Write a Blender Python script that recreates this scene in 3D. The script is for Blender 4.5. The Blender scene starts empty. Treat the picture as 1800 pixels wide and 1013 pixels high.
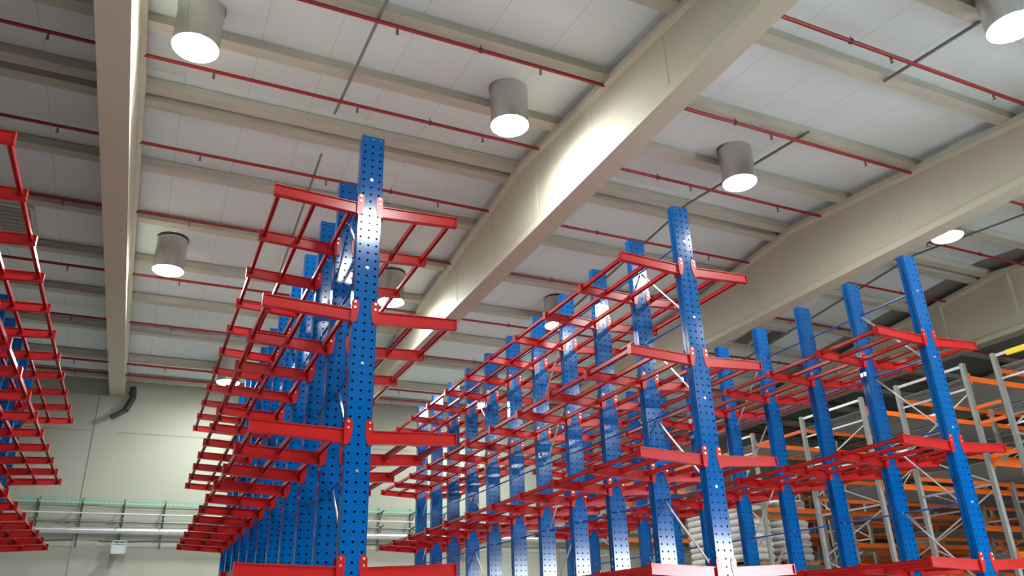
import bpy, math, random
from mathutils import Vector, Matrix
random.seed(7)
C = bpy.context.scene.collection
SC = bpy.context.scene

# ------------------------------------------------------------------ camera
CAMZ = 1.65
PITCH, YAW, ROLL, FPX = math.radians(23.76), math.radians(25.33), math.radians(-1.78), 1371.6
fwd = Vector((math.sin(YAW)*math.cos(PITCH), math.cos(YAW)*math.cos(PITCH), math.sin(PITCH)))
rt0 = Vector((math.cos(YAW), -math.sin(YAW), 0)); up0 = rt0.cross(fwd)
rt = math.cos(ROLL)*rt0 + math.sin(ROLL)*up0
up = -math.sin(ROLL)*rt0 + math.cos(ROLL)*up0
cam = bpy.data.objects.new('camera', bpy.data.cameras.new('camera')); C.objects.link(cam)
M = Matrix((rt, up, -fwd)).transposed().to_4x4(); M.translation = Vector((0, 0, CAMZ))
cam.matrix_world = M
cam.data.sensor_width = 36; cam.data.lens = FPX/1800*36; cam.data.clip_end = 200
SC.camera = cam

# ------------------------------------------------------------------ world, exposure
w = bpy.data.worlds.new('sky'); SC.world = w; w.use_nodes = True
w.node_tree.nodes['Background'].inputs[0].default_value = (0.86, 0.94, 1.0, 1)
w.node_tree.nodes['Background'].inputs[1].default_value = 28.0      # overcast daylight outside the open loading door
SC.view_settings.view_transform = 'Standard'; SC.view_settings.look = 'None'
SC.view_settings.exposure = 0.98; SC.view_settings.gamma = 1.0; SC.view_settings.use_curve_mapping = False
LAMP = 140.0

# ------------------------------------------------------------------ helpers
def inview(p, m=0.12):
    v = Vector(p) - Vector((0, 0, CAMZ)); d = v.dot(fwd)
    if d < 0.3: return False
    x = 900 + FPX*v.dot(rt)/d; y = 506.5 - FPX*v.dot(up)/d
    return -1800*m < x < 1800*(1+m) and -1013*m < y < 1013*(1+m)
def seg_inview(a, b, m=0.12, n=24):
    a = Vector(a); b = Vector(b)
    return any(inview(a.lerp(b, i/n), m) for i in range(n+1))
def dist(p): return (Vector(p)-Vector((0, 0, CAMZ))).length

class MB:
    """collects shapes, builds one mesh"""
    def __init__(s): s.v = []; s.f = []; s.m = []; s.s = []
    def add(s, vs, fs, mi=0, smooth=False):
        o = len(s.v); s.v += [tuple(p) for p in vs]
        for f in fs: s.f.append(tuple(i+o for i in f)); s.m.append(mi); s.s.append(smooth)
        return s
    def box(s, x0, x1, y0, y1, z0, z1, mi=0):
        return s.add([(x0,y0,z0),(x1,y0,z0),(x1,y1,z0),(x0,y1,z0),(x0,y0,z1),(x1,y0,z1),(x1,y1,z1),(x0,y1,z1)],
            [(0,3,2,1),(4,5,6,7),(0,1,5,4),(1,2,6,5),(2,3,7,6),(3,0,4,7)], mi)
    def prism(s, pts, a, b, mi=0, smooth=False):
        """pts: function of end (0/1) -> list of 3D points; or list swept from a to b"""
        n = len(pts); A = [tuple(Vector(p)+Vector(a)) for p in pts]; B = [tuple(Vector(p)+Vector(b)) for p in pts]
        s.add(A+B, [tuple(range(n))[::-1], tuple(range(n, 2*n))], mi)
        return s.add(A+B, [(i, (i+1) % n, n+(i+1) % n, n+i) for i in range(n)], mi, smooth)
    def bar(s, a, b, wd, h, mi=0, upv=(0,0,1)):
        a = Vector(a); b = Vector(b); d = (b-a).normalized(); u = Vector(upv)
        sd = d.cross(u)
        if sd.length < 1e-4: sd = d.cross(Vector((1,0,0)))
        sd.normalize(); u = sd.cross(d)
        q = [sd*wd/2+u*h/2, -sd*wd/2+u*h/2, -sd*wd/2-u*h/2, sd*wd/2-u*h/2]
        vs = [a+p for p in q]+[b+p for p in q]
        return s.add(vs, [(0,1,2,3),(7,6,5,4),(0,4,5,1),(1,5,6,2),(2,6,7,3),(3,7,4,0)], mi)
    def tube(s, a, b, r, n=10, mi=0, r2=None, cap=True):
        a = Vector(a); b = Vector(b); d = (b-a).normalized()
        u = d.cross(Vector((0,0,1)))
        if u.length < 1e-3: u = d.cross(Vector((1,0,0)))
        u.normalize(); v = d.cross(u); r2 = r if r2 is None else r2
        A = [a+(u*math.cos(t)+v*math.sin(t))*r for t in [2*math.pi*i/n for i in range(n)]]
        B = [b+(u*math.cos(t)+v*math.sin(t))*r2 for t in [2*math.pi*i/n for i in range(n)]]
        s.add(A+B, [(i, (i+1) % n, n+(i+1) % n, n+i) for i in range(n)], mi, True)
        if cap: s.add(A+B, [tuple(range(n))[::-1], tuple(range(n, 2*n))], mi)
        return s
    def mesh(s, name, mats):
        me = bpy.data.meshes.new(name); me.from_pydata(s.v, [], s.f)
        for m in (mats if isinstance(mats, (list, tuple)) else [mats]): me.materials.append(m)
        for p, mi, sm in zip(me.polygons, s.m, s.s): p.material_index = mi; p.use_smooth = sm
        me.update(); return me
    def build(s, name, mats, parent=None, loc=None):
        return put(name, s.mesh(name, mats), parent, loc)
def put(name, me, parent=None, loc=None):
    o = bpy.data.objects.new(name, me); C.objects.link(o)
    if loc is not None: o.location = loc
    if parent is not None: o.parent = parent
    return o
def thing(name, label, cat, loc=(0,0,0), group=None):
    o = put(name, None, None, loc); return tag(o, label, cat, group)
def tag(o, label, cat, group=None):
    o['label'] = label; o['category'] = cat
    if group: o['group'] = group
    return o
def struct(o): o['kind'] = 'structure'; return o
ORD = ['first','second','third','fourth','fifth','sixth','seventh','eighth','ninth','tenth','eleventh','twelfth','thirteenth','fourteenth']

# ------------------------------------------------------------------ materials
def mat(name, col, rough=0.5, metal=0.0, noise=0.0, nscale=6.0, emit=None, estr=0.0, coat=0.0, bump=0.0, bscale=20.0, stretch=None):
    m = bpy.data.materials.new(name); m.use_nodes = True; nt = m.node_tree; b = nt.nodes['Principled BSDF']
    b.inputs['Base Color'].default_value = (*col, 1); b.inputs['Roughness'].default_value = rough; b.inputs['Metallic'].default_value = metal
    if coat: b.inputs['Coat Weight'].default_value = coat; b.inputs['Coat Roughness'].default_value = 0.12
    if emit: b.inputs['Emission Color'].default_value = (*emit, 1); b.inputs['Emission Strength'].default_value = estr
    if noise or bump:
        tc = nt.nodes.new('ShaderNodeTexCoord'); mp = nt.nodes.new('ShaderNodeMapping'); nt.links.new(tc.outputs['Object'], mp.inputs[0])
        if stretch: mp.inputs['Scale'].default_value = stretch
        nz = nt.nodes.new('ShaderNodeTexNoise'); nz.inputs['Scale'].default_value = nscale; nz.inputs['Detail'].default_value = 5
        nt.links.new(mp.outputs[0], nz.inputs['Vector'])
        if noise:
            mx = nt.nodes.new('ShaderNodeMix'); mx.data_type = 'RGBA'
            mx.inputs['A'].default_value = (*[c*(1-noise) for c in col], 1); mx.inputs['B'].default_value = (*[min(1, c*(1+noise)) for c in col], 1)
            nt.links.new(nz.outputs['Fac'], mx.inputs['Factor']); nt.links.new(mx.outputs['Result'], b.inputs['Base Color'])
        if bump:
            bp = nt.nodes.new('ShaderNodeBump'); bp.inputs['Strength'].default_value = bump; bp.inputs['Distance'].default_value = 0.01
            nz2 = nt.nodes.new('ShaderNodeTexNoise'); nz2.inputs['Scale'].default_value = bscale; nt.links.new(mp.outputs[0], nz2.inputs['Vector'])
            nt.links.new(nz2.outputs['Fac'], bp.inputs['Height']); nt.links.new(bp.outputs[0], b.inputs['Normal'])
    return m
def seams(m, axis, pitch, width, dark=0.6, off=0.0):
    """thin joint lines between panels, every <pitch> metres along one object axis"""
    nt = m.node_tree; b = nt.nodes['Principled BSDF']
    tc = nt.nodes.new('ShaderNodeTexCoord'); sp = nt.nodes.new('ShaderNodeSeparateXYZ'); nt.links.new(tc.outputs['Object'], sp.inputs[0])
    def mth(op, a, b_=None):
        n = nt.nodes.new('ShaderNodeMath'); n.operation = op
        if hasattr(a, 'name'): nt.links.new(a, n.inputs[0])
        else: n.inputs[0].default_value = a
        if b_ is not None: n.inputs[1].default_value = b_
        return n.outputs[0]
    t = mth('ADD', sp.outputs[axis], off); t = mth('DIVIDE', t, pitch); t = mth('FRACT', t); t = mth('SUBTRACT', t, 0.5); t = mth('ABSOLUTE', t)
    t = mth('GREATER_THAN', t, 0.5-width/pitch/2)
    mx = nt.nodes.new('ShaderNodeMix'); mx.data_type = 'RGBA'; nt.links.new(t, mx.inputs['Factor'])
    src = b.inputs['Base Color'].links[0].from_socket if b.inputs['Base Color'].links else None
    if src: nt.links.new(src, mx.inputs['A'])
    else: mx.inputs['A'].default_value = b.inputs['Base Color'].default_value
    c = b.inputs['Base Color'].default_value; mx.inputs['B'].default_value = (c[0]*dark, c[1]*dark, c[2]*dark, 1)
    nt.links.new(mx.outputs['Result'], b.inputs['Base Color'])
    return m
BLUE = mat('blue_paint', (0.0004, 0.086, 0.305), 0.125, noise=0.10, nscale=1.5)
BLUE2 = mat('blue_tube_paint', (0.005, 0.06, 0.30), 0.35)
RED = mat('red_paint', (0.43, 0.0125, 0.0115), 0.24, noise=0.10, nscale=4)
INSHADE = mat('dark_inner_shade', (0.003, 0.005, 0.014), 0.9)
for q in (BLUE, RED): q.node_tree.nodes['Principled BSDF'].inputs['Specular IOR Level'].default_value = 0.38
PIPE = mat('red_sprinkler_pipe_paint', (0.29, 0.014, 0.014), 0.4, noise=0.08)
ZINC = mat('zinc_plated_bolt', (0.75, 0.72, 0.62), 0.3, 0.9)
GALV = mat('galvanised_steel', (0.62, 0.64, 0.64), 0.38, 0.75, noise=0.12, nscale=12)
GALVD = mat('galvanised_post_steel', (0.28, 0.30, 0.285), 0.45, 0.5, noise=0.15, nscale=9)
STRUT = mat('dull_grey_strut_channel', (0.20, 0.21, 0.20), 0.5, 0.4)
BEAM = mat('beige_precast_concrete', (0.49, 0.465, 0.365), 0.62, noise=0.06, nscale=1.2, bump=0.05)
PURL = mat('beige_grey_purlin_concrete', (0.455, 0.435, 0.365), 0.75, noise=0.24, nscale=2.2, bump=0.1, stretch=(0.5, 3, 3))
CEIL = seams(mat('off_white_roof_panel', (0.64, 0.71, 0.715), 0.55, noise=0.04, nscale=0.6), 0, 1.0, 0.010, 0.68, 0.36)
CEILD = seams(mat('shaded_dark_roof_panel', (0.19, 0.21, 0.195), 0.6, noise=0.1, nscale=0.8), 0, 1.0, 0.01, 0.6, 0.35)
WALL = mat('cream_precast_wall_concrete', (0.385, 0.40, 0.33), 0.8, noise=0.07, nscale=0.5, bump=0.05)
WALLR = mat('grey_side_wall', (0.11, 0.11, 0.105), 0.8, noise=0.05, nscale=0.4)
JOINT = mat('wall_joint_sealant', (0.30, 0.30, 0.26), 0.9)
FLOOR = mat('polished_concrete_floor', (0.60, 0.59, 0.57), 0.35, noise=0.12, nscale=0.7)
BRUSH = mat('brushed_aluminium', (0.56, 0.54, 0.53), 0.30, 0.9, noise=0.10, nscale=3, stretch=(30, 30, 0.3))
BRONZE = mat('dull_bronze', (0.20, 0.15, 0.10), 0.45, 0.6)
DARK = mat('dark_metal_rim', (0.05, 0.05, 0.05), 0.5, 0.3)
GLOW = mat('glowing_lamp_diffuser', (0.9, 0.9, 0.9), 0.4, emit=(0.97, 1.0, 0.97), estr=LAMP)
ORANGE = mat('orange_paint', (0.72, 0.13, 0.010), 0.42, noise=0.06)
YELLOW = mat('yellow_paint', (0.85, 0.62, 0.02), 0.4)
DECK = mat('grey_wire_deck', (0.13, 0.13, 0.125), 0.6, 0.3, noise=0.2, nscale=20)
GREEN = mat('green_tinted_wire', (0.16, 0.42, 0.32), 0.45, 0.3)
PALEG = mat('pale_green_wire', (0.45, 0.66, 0.56), 0.45, 0.2)
BRK = mat('dark_green_grey_bracket', (0.13, 0.15, 0.13), 0.5, 0.4)
WHITE = mat('white_conduit', (0.75, 0.75, 0.68), 0.4)
SACK = mat('white_wrapped_sacks', (0.66, 0.64, 0.60), 0.6, noise=0.12, nscale=5, bump=0.6, bscale=9)
WOOD = mat('pallet_timber', (0.36, 0.25, 0.14), 0.8, noise=0.2)
SPOUT = mat('dark_grey_downpipe', (0.03, 0.034, 0.032), 0.7)
GLASSY = mat('floodlight_glass', (0.42, 0.50, 0.50), 0.15, 0.2)
LOUV = mat('louvre_aluminium', (0.35, 0.36, 0.33), 0.35, 0.8)
VOID = mat('dark_hatch_interior', (0.03, 0.035, 0.03), 0.8)

# ------------------------------------------------------------------ hall geometry
HB = 6.5                      # underside of roof beams above the camera
YW = 24.4                     # inner face of the far wall
YR = -8.0                     # wall behind the camera
RIDGE = 1.75*HB
XL, XR = -11.0, 32.0
def zb(y): return CAMZ + 1.26*HB - 0.1*abs(y-RIDGE)     # top of the roof beams
def zc(y): return zb(y) + 0.18                           # underside of roof panels
BEAMX = [-1.09, 5.80, 12.58, 19.40, 26.2]

struct(MB().box(XL, XR, YR, YW, -0.15, 0).build('floor', FLOOR))
struct(MB().box(-20, 60, -60, YR-.3, -0.2, -0.02).build('floor', mat('asphalt_yard', (0.14, 0.15, 0.15), 0.9, noise=0.2)))
XD = 18.65        # dark roof strip, then the unlit bay with its shade in the panel colour
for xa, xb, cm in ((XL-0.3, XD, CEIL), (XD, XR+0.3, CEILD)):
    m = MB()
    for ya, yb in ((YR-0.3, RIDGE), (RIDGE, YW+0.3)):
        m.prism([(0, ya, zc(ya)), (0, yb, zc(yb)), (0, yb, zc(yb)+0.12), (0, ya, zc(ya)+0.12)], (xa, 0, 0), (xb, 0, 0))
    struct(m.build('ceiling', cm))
m = MB().box(XL-0.3, XR+0.3, YW, YW+0.3, -0.15, zc(YW)+0.02)
struct(m.build('wall_far', WALL))
m = MB()
zj = CAMZ+5.46
m.box(XL, XR, YW-0.006, YW, zj-0.012, zj+0.012)
m.box(XL, XR, YW-0.006, YW, CAMZ+2.36, CAMZ+2.385)
for x in [-6.5, 2.3, 9.2, 13.0, 16.0, 22.8]: m.box(x-0.01, x+0.01, YW-0.006, YW, 0, zj)
struct(m.build('trim_1', JOINT))
# side walls and the wall behind, with the open loading door that lets the daylight in
for nm, a, b in (('wall_left', XL-0.3, XL), ('wall_right', XR, XR+0.3)):
    m = MB()
    m.prism([(0, YR-.3, -.15), (0, YW+.3, -.15), (0, YW+.3, zc(YW)+.1), (0, RIDGE, zc(RIDGE)+.1), (0, YR-.3, zc(YR)+.1)], (a, 0, 0), (b, 0, 0))
    struct(m.build(nm, WALLR))
DX0, DX1, DZ = 15.4, 22.6, 4.35
m = MB().box(XL-.3, DX0, YR-.3, YR, -.15, zc(YR)+.02).box(DX1, XR+.3, YR-.3, YR, -.15, zc(YR)+.02).box(DX0, DX1, YR-.3, YR, DZ, zc(YR)+.02)
struct(m.build('wall_rear', WALLR))
m = MB().box(DX0-.08, DX0, YR-.34, YR+.03, 0, DZ+.08).box(DX1, DX1+.08, YR-.34, YR+.03, 0, DZ+.08).box(DX0, DX1, YR-.34, YR+.03, DZ, DZ+.08)
struct(m.build('trim_2', GALVD))

# roof beams: double-pitched precast I-beams with stiffening ribs and a bottom lip
BNAMES = ['leftmost', 'second from left', 'third from left', 'fourth from left', 'rightmost']
BLAB = ['beige precast roof beam nearest overhead, at the left of the photo',
        'beige precast roof beam crossing diagonally between the two nearest blue racks',
        'beige precast roof beam above the right-hand blue rack, its lower edge brightly lit',
        'beige ribbed roof beam over the pallet racking at the right edge',
        'beige ribbed roof beam farthest to the right, behind the pallet racking']
RIBY = [2.86+2.0*i for i in range(11)]
for bi, bx in enumerate(BEAMX):
    z0 = CAMZ+HB; m = MB()
    hw, wb, wt = 0.19, 0.13, 0.19
    deep = bi >= 3
    if deep: hw, wb, wt = 0.20, 0.09, 0.20
    secs = []
    N = 40
    for i in range(N+1):
        y = YR+0.02 + (YW-0.02-YR)*i/N
        zt = max(zb(y), z0+0.5)
        secs.append((y, zt))
    secs.append((RIDGE, zb(RIDGE))); secs.sort()
    prof = lambda y, zt: [(bx-hw, y, z0), (bx+hw, y, z0), (bx+hw, y, z0+.12), (bx+wb, y, z0+.20), (bx+wb, y, zt-.16), (bx+wt, y, zt-.10), (bx+wt, y, zt),
                          (bx-wt, y, zt), (bx-wt, y, zt-.10), (bx-wb, y, zt-.16), (bx-wb, y, z0+.20), (bx-hw, y, z0+.12)]
    P = [prof(*s) for s in secs]; n = 12; vs = [v for p in P for v in p]
    fs = [(k*n+i, k*n+(i+1) % n, (k+1)*n+(i+1) % n, (k+1)*n+i) for k in range(len(P)-1) for i in range(n)]
    fs += [tuple(range(n))[::-1], tuple((len(P)-1)*n+i for i in range(n))]
    m.add(vs, fs)
    beam = m.build('roof_beam', BEAM)
    tag(beam, BLAB[bi], 'roof beam', 'double-pitched concrete roof beams')
    for ry in RIBY:
        ry += .3 if deep else 0
        r = MB(); t = 0.045 if deep else 0.05; p = hw-0.035 if deep else wb+0.007
        zt = zb(ry)-.15
        for s in (-1, 1):
            a, b = sorted((bx+s*(wb-.01), bx+s*p))
            r.prism([(a, ry-t*1.8, 0), (b, ry-t, 0), (b, ry+t, 0), (a, ry+t*1.8, 0)] if s > 0 else [(b, ry+t*1.8, 0), (a, ry+t, 0), (a, ry-t, 0), (b, ry-t*1.8, 0)], (0, 0, z0+.17), (0, 0, zt))
        r.build('stiffening_rib', BEAM, beam)

# wall columns under the beam ends
CLAB = ['cream wall column under the left roof beam with a dark downpipe beside it', 'cream wall column under the second roof beam, hidden mostly by the blue rack',
        'cream wall column under the third roof beam', 'cream wall column under the fourth roof beam', 'cream wall column under the rightmost roof beam']
for bi, bx in enumerate(BEAMX[:3]):
    struct(MB().box(bx-0.42 if bi == 0 else bx-.3, bx+0.17 if bi == 0 else bx+.3, YW-0.018, YW+0.02, 0, CAMZ+HB-0.005).build('trim_%d' % (bi+3), WALL))

# purlins, one per bay and line, resting on the beams
PY = [0.9, 2.9, 4.8, 6.43, 8.29, 9.93, 11.2, 11.62, 11.98, 13.77, 15.55, 17.27, 19.08, 20.88, 22.7, 24.1]
PY.remove(11.2)
BAYN = ['left of the leftmost roof beam', 'between leftmost and diagonal roof beams', 'between the diagonal and the third roof beam',
        'between third and fourth roof beams', 'to the right of the fourth roof beam']
bays = [(XL, BEAMX[0])] + list(zip(BEAMX, BEAMX[1:]))
for bi, (xa, xb) in enumerate(bays):
    cnt = 0
    for y in reversed(PY):
        if not seg_inview((xa, y, zb(y)), (xb, y, zb(y)), 0.10): continue
        h = 0.115; z = zb(y)
        m = MB().prism([(0, y-h, z), (0, y+h, z), (0, y+h-.02, z+.168), (0, y-h+.02, z+.168)], (xa+.012, 0, 0), (xb-.012, 0, 0))
        o = m.build('purlin', PURL)
        tag(o, 'concrete purlin %s, %s from far wall' % (BAYN[bi], ORD[cnt]), 'purlin', 'concrete purlins under the roof panels'); cnt += 1

# dark end notches with hangers at beam tops are formed by the purlin gaps

# ------------------------------------------------------------------ sprinkler pipes
PIPES = [(3.4, -.10), (5.84, -.10), (8.31, -.10), (10.57, -.10), (12.9, -.10), (15.1, -.10), (17.62, -.10), (20.07, -.10), (22.69, -.10), (23.45, -.12)]
head = MB().tube((0, 0, 0), (0, 0, -.05), .013, 8).tube((0, 0, -.05), (0, 0, -.06), .022, 8).bar((-.014, 0, -.06), (-.010, 0, -.10), .006, .006).bar((.014, 0, -.06), (.010, 0, -.10), .006, .006).tube((0, 0, -.10), (0, 0, -.105), .026, 10)
head_me = head.mesh('sprinkler_head', BRONZE)
clamp_short = MB().tube((-.015, 0, 0), (.015, 0, 0), .043, 12).tube((0, 0, .03), (0, 0, .095), .006, 6).mesh('pipe_clamp', DARK)
n = 0
vis = [p for p in PIPES if seg_inview((XL, p[0], zb(p[0])), (XR, p[0], zb(p[0])), 0.02, 60)]
for i, (y, dz) in enumerate(reversed(vis)):
    z = zb(y)+dz
    lab = 'red sprinkler pipe crossing the hall under the roof, %s out from the far wall' % ORD[i]
    t = thing('sprinkler_pipe', lab, 'pipe', (0, y, z), 'red sprinkler pipes under the roof')
    MB().tube((XL, 0, 0), (XR, 0, 0), .03, 10).build('pipe_run', PIPE, t)
    for k in range(-5, 14):
        x = 0.06+2.23*k
        if inview((x, y, z), 0.03): put('sprinkler_head', head_me, t, (x, 0, -.025))
        xc = 1.22+2.33*k
        if inview((xc, y, z), 0.03) and k % 2 == 1: put('pipe_clamp', clamp_short, t, (xc, 0, 0))
# grey strut channels that carry the pipes, running up the roof slope
def strut(pts, label):
    m = MB()
    for a, b in zip(pts, pts[1:]): m.bar(a, b, .036, .036)
    return tag(m.build('support_channel', STRUT), label, 'channel', 'grey pipe support channels')
def zr(y, d=-0.045): return zb(y)+d
strut([(2.02, 2.0, zr(2.0)), (2.02, RIDGE-.3, zr(RIDGE-.3))], 'thin grey support channel crossing the red pipes above the front blue rack')
strut([(2.06, RIDGE+.9, zr(RIDGE+.9)), (2.10, 17.4, zr(17.4))], 'thin grey support channel beyond the ridge, behind the front blue rack top')
strut([(9.52, 4.72, zr(4.72)), (9.52, 6.4, zr(6.4))], 'dark grey support channel ending short at the upper right by the bright lamp')
strut([(9.62, 8.05, zr(8.05)), (9.55, RIDGE, zr(RIDGE)), (9.4, 19.8, zr(19.8))], 'dark grey support channel passing behind the middle blue rack top')
strut([(16.3, 6.8, zr(6.8)), (16.3, RIDGE, zr(RIDGE)), (16.3, 20, zr(20))], 'dark grey support channel right of the brightly edged roof beam')

# ------------------------------------------------------------------ tubular lamps
LR, LL = 0.305, 0.74
ntube = 40
def lamp_parts(t):
    ring = [2*math.pi*i/ntube for i in range(ntube)]
    b = MB().tube((0, 0, 0.03), (0, 0, -LL), LR, ntube, cap=False)
    barrel = b.build('lamp_barrel', BRUSH, t)
    MB().tube((-LR*0.55, -LR*0.86, 0.0), (-LR*0.55, -LR*0.86, -LL+.1), .006, 6).build('barrel_seam', GALV, t)
    MB().tube((0, 0, 0.02), (0, 0, -.020), LR+.016, ntube, cap=False).build('ceiling_rim', DARK, t)
    d = MB(); prof = [(LR-.003, -LL+.004), (LR*.95, -LL-.012), (LR*.8, -LL-.024), (LR*.5, -LL-.034), (LR*.2, -LL-.037)]
    vs = [(r*math.cos(a), r*math.sin(a), z) for r, z in prof for a in ring]; k = ntube
    fs = [(j*k+i, j*k+(i+1) % k, (j+1)*k+(i+1) % k, (j+1)*k+i) for j in range(len(prof)-1) for i in range(k)]
    d.add(vs, fs, 0, True); d.add([(r*math.cos(a), r*math.sin(a), z) for r, z in prof[-1:] for a in ring], [tuple(range(k))], 0, True)
    d.build('glowing_diffuser', GLOW, t)
LAMPS = [(-0.23, 9.40, 'glowing tubular lamp hanging beside the leftmost roof beam, nearest and largest'),
         (4.50, 9.40, 'glowing tubular lamp left of the diagonal roof beam, above the gap between racks'),
         (9.15, 9.40, 'glowing tubular lamp above the middle blue rack, right of the diagonal beam'),
         (14.82, 9.50, 'glowing lamp just past the brightly edged roof beam, above the right blue rack'),
         (9.30, 4.35, 'glowing tubular lamp cut off by the top right corner of the photo'),
         (-0.20, 16.4, 'glowing tubular lamp hanging alone left of the front rack, over the aisle'),
         (4.62, 16.4, 'glowing tubular lamp seen just right of the front rack upright, behind its arms'),
         (9.00, 16.4, 'glowing tubular lamp half hidden behind the upper tips of the middle rack'),
         (1.70, 22.2, 'glowing tubular lamp near the far wall, behind the front rack left arms'),
         (9.25, 22.2, 'small distant lamp near the far wall, seen through the middle rack'),
         (14.7, 18.5, 'small distant lamp seen between the middle and right-hand blue racks'),
         (3.00, 2.45, 'glowing tubular lamp overhead in front of the blue racks, out of the photo'),
         (-0.2, 0.5, 'added unseen tubular lamp overhead behind the photographer on the left'),  # this and the lamps below are unseen, added to brighten the hall
         (9.30, -2.5, 'added unseen tubular lamp overhead behind the photographer on the right'),
         (13.6, -3.5, 'added unseen tubular lamp overhead near the open loading door behind the photographer'),
         (12.2, 1.2, 'added unseen tubular lamp overhead at the right, out of the photo')]
for x, y, lab in LAMPS:
    lamp_parts(thing('tubular_lamp', lab, 'lamp', (x, y, zc(y)), 'tubular lamps under the roof'))

# ------------------------------------------------------------------ roof hatches with louvres
def hatch(x0, x1, y0, y1, label):
    yc = (y0+y1)/2; t = thing('roof_hatch', label, 'hatch', ((x0+x1)/2, yc, zc(yc)-.02), 'louvred roof hatches')
    a, b = (x1-x0)/2, (y1-y0)/2
    sl = -0.1
    def Z(y, z): return z+sl*y
    f = MB()
    for p, q in (((-a, -b), (a, -b)), ((a, -b), (a, b)), ((a, b), (-a, b)), ((-a, b), (-a, -b))):
        f.bar((p[0], p[1], Z(p[1], -.03)), (q[0], q[1], Z(q[1], -.03)), .06, .08)
    f.bar((0, -b, Z(-b, -.03)), (0, b, Z(b, -.03)), .10, .07)
    f.build('hatch_frame', GALV, t)
    MB().prism([(0, -b, Z(-b, .012)), (0, b, Z(b, .012)), (0, b, Z(b, .018)), (0, -b, Z(-b, .018))], (-a, 0, 0), (a, 0, 0)).build('hatch_backing', VOID, t)
    for k in range(9):
        y = -b+(k+.5)*2*b/9
        MB().bar((-a+.04, y, Z(y, -.03)), (a-.04, y, Z(y, -.03)), .075, .008, upv=(0, .7, 1)).build('louvre_blade', LOUV, t)
hatch(-4.1, -2.78, 15.95, 17.2, 'louvred roof hatch at the left edge, behind the leftmost rack arms')
hatch(15.3, 16.6, 16.1, 17.35, 'louvred roof hatch beyond the right blue rack, below the brightly edged beam')

# ------------------------------------------------------------------ cantilever racks
D = 1.084; HW = 0.126; DEP = 0.115; PITCHH = 0.0886
def holes_web(m, z0, z1, y):
    """perforated front web: three columns of round holes"""
    cols = [-.087, 0, .087]; r = .0130; ns = int((z1-z0)/PITCHH); zo = z1-ns*PITCHH
    xe = [-HW, -.0435, .0435, HW]
    m.add([(-HW, y, z0), (HW, y, z0), (HW, y, zo), (-HW, y, zo)], [(0, 1, 2, 3)])
    for k in range(ns):
        za = zo+k*PITCHH; zm = za+PITCHH/2; zt = za+PITCHH
        for c in range(3):
            xa, xb_, xc_ = xe[c], xe[c+1], cols[c]
            outer = [(xb_, zm), (xb_, zt), (xc_, zt), (xa, zt), (xa, zm), (xa, za), (xc_, za), (xb_, za)]
            inner = [(xc_+r*math.cos(a), zm+r*math.sin(a)) for a in [i*math.pi/4 for i in range(8)]]
            vs = [(p[0], y, p[1]) for p in outer+inner]
            fs = [(i, 8+i, 8+(i+1) % 8, (i+1) % 8) for i in range(8)]
            m.add(vs, fs)
def upright_mesh(T):
    m = MB(); holes_web(m, 0.02, T, 0.0)
    # front C: flanges with a rolled step, rear C behind a small gap
    for s in (-1, 1):
        x = s*HW; xi = s*(HW-.006)
        a, b = sorted((x, xi))
        m.box(a, b, 0.0, .052, .02, T)
        a, b = sorted((x-s*.012, xi-s*.012)); m.box(a, b, .050, .064, .02, T)
        a, b = sorted((x, xi)); m.box(a, b, .062, DEP, .02, T)
    m.box(-HW, HW, DEP-.004, DEP, .02, T)
    m.box(-HW+.01, HW-.01, .054, .056, .02, T-.01, 1)  # inner plate; shade behind the holes is put into its near-black colour
    return m.mesh('upright', [BLUE, INSHADE])
def bolt_mesh():
    return MB().tube((0, 0, 0), (0, -.006, 0), .017, 12).tube((0, -.006, 0), (0, -.016, 0), .011, 6).mesh('bolt', ZINC)
BOLT = bolt_mesh()
def arm_mesh(s):
    """cantilever arm: I-section, root at +-HW, slightly rising and tapering; origin on the rack axis, web front at y=0"""
    m = MB(); L0, L1 = HW+.004, 1.0; n = 1
    rz1, rz0 = -.035, -.165       # root top and bottom
    tz1, tz0 = 0.0, -.115         # tip top and bottom
    yf, yb, yw0, yw1 = .008, .078, .024, .034
    def seg(y0, y1, a1, a0, b1, b0):
        v = [(s*L0, y0, a0), (s*L0, y1, a0), (s*L0, y1, a1), (s*L0, y0, a1), (s*L1, y0, b0), (s*L1, y1, b0), (s*L1, y1, b1), (s*L1, y0, b1)]
        f = [(0,1,2,3),(7,6,5,4),(0,4,5,1),(1,5,6,2),(2,6,7,3),(3,7,4,0)]
        m.add(v, f if s > 0 else [x[::-1] for x in f])
    t = .009
    seg(yf, yb, rz1, rz1-t, tz1, tz1-t)
    seg(yf, yb, rz0+t, rz0, tz0+t, tz0)
    seg(yw0, yw1, rz1-t, rz0+t, tz1-t, tz0+t)
    return m.mesh('arm', RED)
def endcap_mesh(s):
    m = MB(); x0, x1 = sorted((s*1.0, s*1.008)); m.box(x0, x1, .004, .082, -.119, .004); return m.mesh('end_cap', RED)
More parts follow.
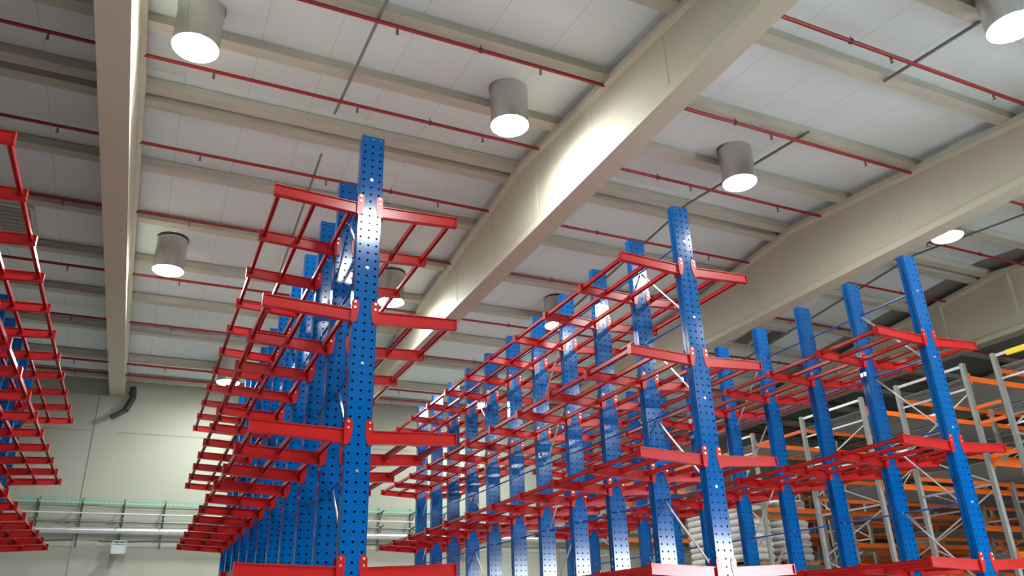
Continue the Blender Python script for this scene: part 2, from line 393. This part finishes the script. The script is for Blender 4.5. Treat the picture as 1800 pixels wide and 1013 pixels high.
def plate_mesh(s):
    """red fixing plates bolted on the front and back faces of the upright, round at the top, tapering down to the edge"""
    m = MB()
    pts = [(s*.140, -.185), (s*.140, .03)]
    cx, cz, r = .102, .03, .038
    for k in range(1, 8): a = math.pi*k/8; pts.append((s*(cx+r*math.cos(a)), cz+r*math.sin(a)))
    pts += [(s*.064, .03), (s*.064, -.06), (s*.090, -.185)]
    for ya, yb in ((-.007, -.0008), (DEP+.0008, DEP+.007)):
        P = [(x, ya, z) for x, z in pts]; Q = [(x, yb, z) for x, z in pts]; n = len(pts)
        F = [tuple(range(n)), tuple(range(2*n-1, n-1, -1))] + [(i, n+i, n+(i+1) % n, (i+1) % n) for i in range(n)]
        m.add(P+Q, F if s > 0 else [f[::-1] for f in F])
    a, b = sorted((s*(HW+.0008), s*.140)); m.box(a, b, -.0008, DEP+.0008, -.185, -.02)
    for z in (.035, -.025):
        m.tube((s*.105, -.007, z), (s*.105, -.016, z), .0135, 6, mi=1)
    return m.mesh('fixing_plate', [RED, ZINC])
ARM = {s: arm_mesh(s) for s in (-1, 1)}; CAP = {s: endcap_mesh(s) for s in (-1, 1)}; PLATE = {s: plate_mesh(s) for s in (-1, 1)}
def bar_mb(m=None, o=(0, 0, 0)):
    m = m or MB(); y0, y1 = .040, D+.020; x, y, z = o; hw_, hh = .021, .026
    # lipped channel section, open downward, with a fixing tab at each end
    m.box(x-hw_, x-hw_+.006, y+y0, y+y1, z-hh, z+hh).box(x+hw_-.006, x+hw_, y+y0, y+y1, z-hh, z+hh).box(x-hw_, x+hw_, y+y0, y+y1, z+hh-.006, z+hh)
    m.box(x-hw_, x-hw_+.012, y+y0, y+y1, z-hh, z-hh+.004).box(x+hw_-.012, x+hw_, y+y0, y+y1, z-hh, z-hh+.004)
    m.box(x-.026, x+.026, y+y1-.03, y+y1-.024, z-hh-.004, z+hh+.004)
    m.tube((x, y+y1-.03, z-.006), (x, y+y1-.04, z-.006), .008, 6, mi=1)
    return m
BARM = bar_mb().mesh('longitudinal_bar', [RED, ZINC])
BX = (.95, .57, .18)
def rack(X, Y, T, levels, name_label, hz, zo=0.0, nup=11, hcut=None):
    """levels: tip-top heights above the camera; hz: heights of the blue tie tubes"""
    t = thing('cantilever_rack', name_label, 'rack', (X, Y, 0), 'blue and red cantilever racks')
    um = upright_mesh(T+CAMZ); base = MB().box(-.20, .20, -.06, .18, 0, .02).mesh('foot_plate', BLUE)
    bars = []
    for i in range(nup):
        u = put('upright', um, t, (0, i*D, 0)); put('foot_plate', base, u)
        for z in hz:
            if inview((X, Y+i*D, CAMZ+z), .05) : put('bolt', BOLT, u, (0, 0, CAMZ+z))
        for z in levels:
            for s in (-1, 1):
                p = (0, i*D, CAMZ+z)
                if not (inview((X+s*1.0, Y+i*D, CAMZ+z), .10) or inview((X+s*.14, Y+i*D, CAMZ+z), .10)): continue
                a = put('arm', ARM[s], t, p); put('end_cap', CAP[s], a); put('fixing_plate', PLATE[s], a)
                if i < nup-1:
                    for bx in BX: bars.append((dist((X+s*bx, Y+(i+.5)*D, CAMZ+z)), (s*bx, i*D, CAMZ+z-.045-(1-bx)*.035)))
    bars.sort()
    for d_, p in bars[:96]: put('longitudinal_bar', BARM, t, p)
    if len(bars) > 96:
        m = MB()
        for d_, p in bars[96:]: bar_mb(m, p)
        o = m.build('distant_longitudinal_bars', [RED, ZINC], t); o['kind'] = 'stuff'
    # blue tie tubes between uprights, galvanised diagonals in braced bays
    for i in range(nup-1):
        for z in hz:
            if inview((X, Y+(i+.5)*D, CAMZ+z), .1): MB().tube((0, i*D+DEP, CAMZ+z), (0, (i+1)*D, CAMZ+z), .013, 8).build('tie_tube', BLUE2, t)
    for i, hi in ((0, 1), (3, 3), (6, 7), (9, 9)):
        lo = 2*i+1-hi
        for z in hz:
            ya = hi*D+(DEP+.012 if hi == i else -.02); yb = lo*D+(DEP+.012 if lo == i else -.02)
            if not seg_inview((X, Y+ya, CAMZ+z-.02), (X, Y+yb, CAMZ+z-1.04), .05, 4): continue
            a = Vector((.02, ya, CAMZ+z-.02)); b = Vector((.02, yb, CAMZ+z-1.03)); c = a.lerp(b, .15); e = a.lerp(b, .85)
            MB().bar(a, c, .006, .034).bar(e, b, .006, .034).tube(c, e, .013, 8).tube(a.lerp(b, .12), c, .010, 8).build('diagonal_brace', GALV, t)
rack(1.791, 7.315, 5.17, (4.335, 3.092, 1.85, 0.605), 'nearest blue and red cantilever rack, left of centre, tallest in the photo', (4.60, 3.53, 2.48, 1.42, 0.36))
rack(6.105, 7.464, 5.25, (4.40, 3.15, 1.90, 0.635), 'blue and red cantilever rack right of centre, under the diagonal roof beam', (4.72, 3.63, 2.56, 1.49, 0.43))
rack(9.905, 7.02, 4.98, (3.74, 2.22, 0.70), 'blue and red cantilever rack on the right, arm levels widest apart, before orange racking', (4.41, 3.39, 2.38, 1.385, 0.35))
rack(-2.522, 7.167, 5.14, (4.27, 3.04, 1.80, 0.56), 'blue and red cantilever rack cut off by the left edge of the photo', (4.56, 3.49, 2.44, 1.38, 0.32))

# ------------------------------------------------------------------ services on the far wall
z = CAMZ
def rng(a, b, s):
    while a < b: yield a; a += s
t = thing('cable_tray', 'green-tinted wire cable tray running along the far wall on its brackets', 'cable tray', (0, YW, z+3.50))
m = MB().box(-7, 16, -.52, -.51, -.02, .008).box(-7, 16, -.06, -.05, -.02, .008).tube((-7, -.515, .06), (16, -.515, .06), .004, 5)
m.build('side_rail', GREEN, t)
m = MB()
for y in (-.45, -.36, -.27, -.18, -.10): m.box(-7, 16, y-.003, y+.003, -.018, -.012)
for x in rng(-7, 16, .1): m.box(x-.003, x+.003, -.51, -.05, -.014, -.008)
m.build('wire_mesh', PALEG, t)
BRX = [-.41+1.02*k for k in range(-6, 17)]
BRX = [x for x in BRX if inview((x, YW, z+3.2), .02)][:14]
vb = -1
for k, x in enumerate(BRX):
    if not inview((x, YW, z+3.2), .02): continue
    vb += 1
    m = MB().box(x-.02, x+.02, YW-.04, YW, z+2.35, z+3.62)
    for zz in (3.45, 3.02): m.bar((x, YW-.02, z+zz), (x, YW-.62, z+zz+.02), .03, .035).bar((x, YW-.03, z+zz-.28), (x, YW-.42, z+zz), .025, .025)
    tag(m.build('wall_bracket', BRK), 'dark triangular wall bracket under the green cable tray, ' + (ORD[vb]+' from the left'), 'bracket', 'brackets carrying the far wall services')
tag(MB().tube((-7, YW-.30, z+3.20), (21, YW-.30, z+3.20), .022, 8).build('conduit', WHITE), 'thin pale conduit running along the far wall between cable tray and duct', 'conduit')
tag(MB().tube((-7, YW-.10, z+3.02), (21, YW-.10, z+3.02), .03, 8).build('conduit', GALVD), 'thin grey conduit close to the far wall below the pale one', 'conduit')
m = MB().tube((-7, YW-.28, z+2.76), (24, YW-.28, z+2.76), .085, 16)
tag(m.build('duct_pipe', GALV), 'thick shiny galvanised pipe running along the far wall below the cable tray', 'pipe')
m = MB(); pts = [(x, YW-.012, z+2.50+.05*abs(math.sin(x*1.54+.63))) for x in rng(-6.6, 16, .34)]
for a, b in zip(pts, pts[1:]): m.tube(a, b, .008, 5)
tag(m.build('cable', DARK), 'thin dark sagging cable strung along the far wall above the floodlight', 'cable')
def flood(x, zz, rot, label):
    t = thing('floodlight', label, 'floodlight', (x, YW-.34, CAMZ+zz), 'floodlights on the far wall')
    t.rotation_euler = (math.radians(-18), 0, math.radians(rot))
    hs = MB(); a = .185
    hs.add([(-a, -.09, -a), (a, -.09, -a), (a, -.09, a), (-a, -.09, a), (-a*.6, .1, -a*.5), (a*.6, .1, -a*.5), (a*.6, .1, a*.8), (-a*.6, .1, a*.8)],
           [(0,1,2,3),(7,6,5,4),(1,0,4,5),(2,1,5,6),(3,2,6,7),(0,3,7,4)])
    hs.box(-a, -a+.03, -.115, -.09, -a, a).box(a-.03, a, -.115, -.09, -a, a).box(-a, a, -.115, -.09, a-.03, a).box(-a, a, -.115, -.09, -a, -a+.03).box(-a, a, -.112, -.09, .08, .11)
    hs.build('lamp_housing', GALVD, t); MB().box(-a+.03, a-.03, -.10, -.095, -a+.03, .08).build('front_glass', GLASSY, t)
    MB().box(-.09, -.02, -.118, -.11, .12, .15).box(.04, .09, -.118, -.11, .125, .15).build('terminal_cover', DARK, t)
    MB().bar((0, .05, a*.6), (0, .31, a*.6+.11), .05, .03).build('mounting_arm', DARK, t)
flood(-.38, 2.30, 0, 'square grey floodlight on the far wall between the two left-hand racks')
flood(9.45, 2.20, 40, 'grey floodlight on the far wall seen beside the front rack, turned sideways')
tag(MB().tube((-.70, YW-.16, z+6.76), (-.66, YW-.16, z+6.45), .085, 12).tube((-.66, YW-.16, z+6.45), (-.80, YW-.24, z+6.05), .085, 12).tube((-.80, YW-.24, z+6.05), (-1.12, YW-.30, z+5.80), .07, 12).bar((-.70, YW-.1, z+6.6), (-.70, YW-.001, z+6.6), .2, .03).build('downpipe', SPOUT),
    'dark grey downpipe beside the leftmost roof beam, bending across its wall column', 'pipe')

# ------------------------------------------------------------------ pallet racking at the right
XP = 13.3; ZP = CAMZ+4.26
XC = [XP, 16.0, 18.7, 21.4, 24.1]
FR = [(6.9, 8.32), (8.93, 10.4), (11.3, 13.01), (14.66, 15.53), (21.2, 22.6), (16.5, 17.9), (18.9, 20.3)]
LV = [4.02, 2.50, 0.98, 3.26, 1.74]
FLAB = ['nearest row of galvanised pallet racking with orange beams, yellow bar on top, right edge',
        'second row of galvanised pallet racking, directly behind the right blue rack front upright',
        'third row of galvanised pallet racking, seen between the front uprights of the right rack',
        'fourth row of galvanised pallet racking, narrow, behind the right rack middle uprights',
        'row of galvanised pallet racking closest to the far wall',
        'galvanised racking set back behind the front stacks of white sacks', 'galvanised racking set back behind the sack stack nearest the far wall']
def post_mb():
    return MB().box(-.042, -.036, -.034, .034, 0, ZP).box(.036, .042, -.034, .034, 0, ZP).box(-.042, .042, -.038, -.032, 0, ZP).box(-.042, -.018, .030, .036, 0, ZP).box(.018, .042, .030, .036, 0, ZP)
POST = post_mb().mesh('rack_post', GALVD)
for k, (ya, yb) in enumerate(FR):
    t = thing('pallet_rack', FLAB[k], 'pallet rack', (XP, ya, 0), 'galvanised pallet racking rows')
    L = yb-ya
    for ci, x in enumerate(XC):
        if k >= 5 and ci < 2: continue
        dx = x-XP
        for y in (0, L): put('rack_post', POST, t, (dx, y, 0))
        if ci < 4:
            m = MB().bar((dx, .0, ZP-.05), (dx, L, ZP-.05), .03, .05)
            zz = ZP-.55; f = 0
            while zz > CAMZ-.5:
                a, b = ((0, L), (L, 0))[f]; m.bar((dx, a, zz), (dx, b, zz-.75), .022, .024); m.bar((dx, 0, zz+.08), (dx, L, zz+.08), .028, .035) if f == 0 else None
                zz -= .85; f = 1-f
            m.build('frame_brace', GALV, t)
    for ci in range(2 if k >= 5 else 0, len(XC)-1):
        a = XC[ci]-XP+.05; b = XC[ci+1]-XP-.05
        for li, lz in enumerate(LV):
            if ci == 0 and li > 2: continue
            for y in (-.03, L+.03):
                m = MB().box(a, b, y-.02, y+.02, CAMZ+lz-.10, CAMZ+lz)
                m.box(a-.01, a+.006, y-.035, y+.035, CAMZ+lz-.16, CAMZ+lz+.05).box(b-.006, b+.01, y-.035, y+.035, CAMZ+lz-.16, CAMZ+lz+.05)
                m.build('load_beam', ORANGE, t)
            if True:
                m = MB()
                for x in rng(a+.02, b, .10): m.box(x-.022, x+.022, -.01, L+.01, CAMZ+lz-.028, CAMZ+lz-.004)
                m.build('deck_slats', DECK, t)
    for lz in () if k >= 4 else (3.42, 3.14) if k in (1,) else ((3.95,) if k in (2, 3) else (2.55,)):
        MB().bar((0, L, CAMZ+lz), (0, L+(FR[k+1][0]-yb-.08 if k+1 < len(FR)-1 else .8), CAMZ+lz), .03, .07).build('tie_beam', ORANGE, t) if k != 1 else MB().bar((0, 0, CAMZ+lz), (0, FR[0][1]-ya+.07, CAMZ+lz), .03, .06).build('tie_beam', ORANGE, t)
    if k == 0: MB().box(-.03, .03, .35, L-.25, ZP-.11, ZP-.02).build('yellow_bar', YELLOW, t)['label'] = 'yellow bar'
# wrapped sack stacks standing in the racking
def sacks(x, y, z0, rows, label):
    t = thing('sack_pallet', label, 'pallet of sacks', (x, y, z0), 'wrapped pallets of white sacks')
    m = MB()
    for yy in (-.5, 0, .5): m.box(-.55, .55, yy-.05, yy+.05, 0, .09)
    for xx in (-.5, -.25, 0, .25, .5): m.box(xx-.06, xx+.06, -.58, .58, .09, .12)
    m.build('timber_pallet', WOOD, t)
    for r in range(rows):
        m = MB(); z1 = .12+r*.17; N = 20
        prof = [(.86, 0), (.97, .03), (1.0, .085), (.97, .14), (.86, .17)]
        ring = []
        for s_, h in prof:
            for i in range(N):
                a = 2*math.pi*i/N; cx, sy = math.cos(a), math.sin(a); q = 1/max(abs(cx), abs(sy))*.86+.14
                ring.append((.55*s_*cx*q+random.uniform(-.008, .008), .57*s_*sy*q+random.uniform(-.008, .008), z1+h))
        fs = [(j*N+i, j*N+(i+1) % N, (j+1)*N+(i+1) % N, (j+1)*N+i) for j in range(4) for i in range(N)]+[tuple(4*N+i for i in range(N)), tuple(range(N))[::-1]]
        m.add(ring, fs, 0, True); m.build('sack_layer', SACK, t)
sacks(14.45, 16.75, 3.0, 10, 'nearest tall stack of white wrapped sacks beyond the pallet racking')
sacks(15.75, 16.75, 3.0, 9, 'white wrapped sacks to the right of the nearest tall stack')
sacks(14.45, 18.05, 3.0, 10, 'white wrapped sacks standing directly behind the nearest tall stack')
sacks(15.75, 18.05, 3.0, 8, 'lowest stack of white wrapped sacks, farthest back on the right')
t = thing('storage_platform', 'steel platform at the far right carrying the stacks of white sacks', 'platform', (15.1, 17.4, 0))
MB().box(-1.35, 1.35, -1.3, 1.3, 2.88, 3.0).build('platform_deck', DECK, t)
for sx in (-1.25, 1.25):
    for sy in (-1.2, 1.2): MB().box(sx-.05, sx+.05, sy-.05, sy+.05, 0, 2.88).build('platform_leg', GALVD, t)
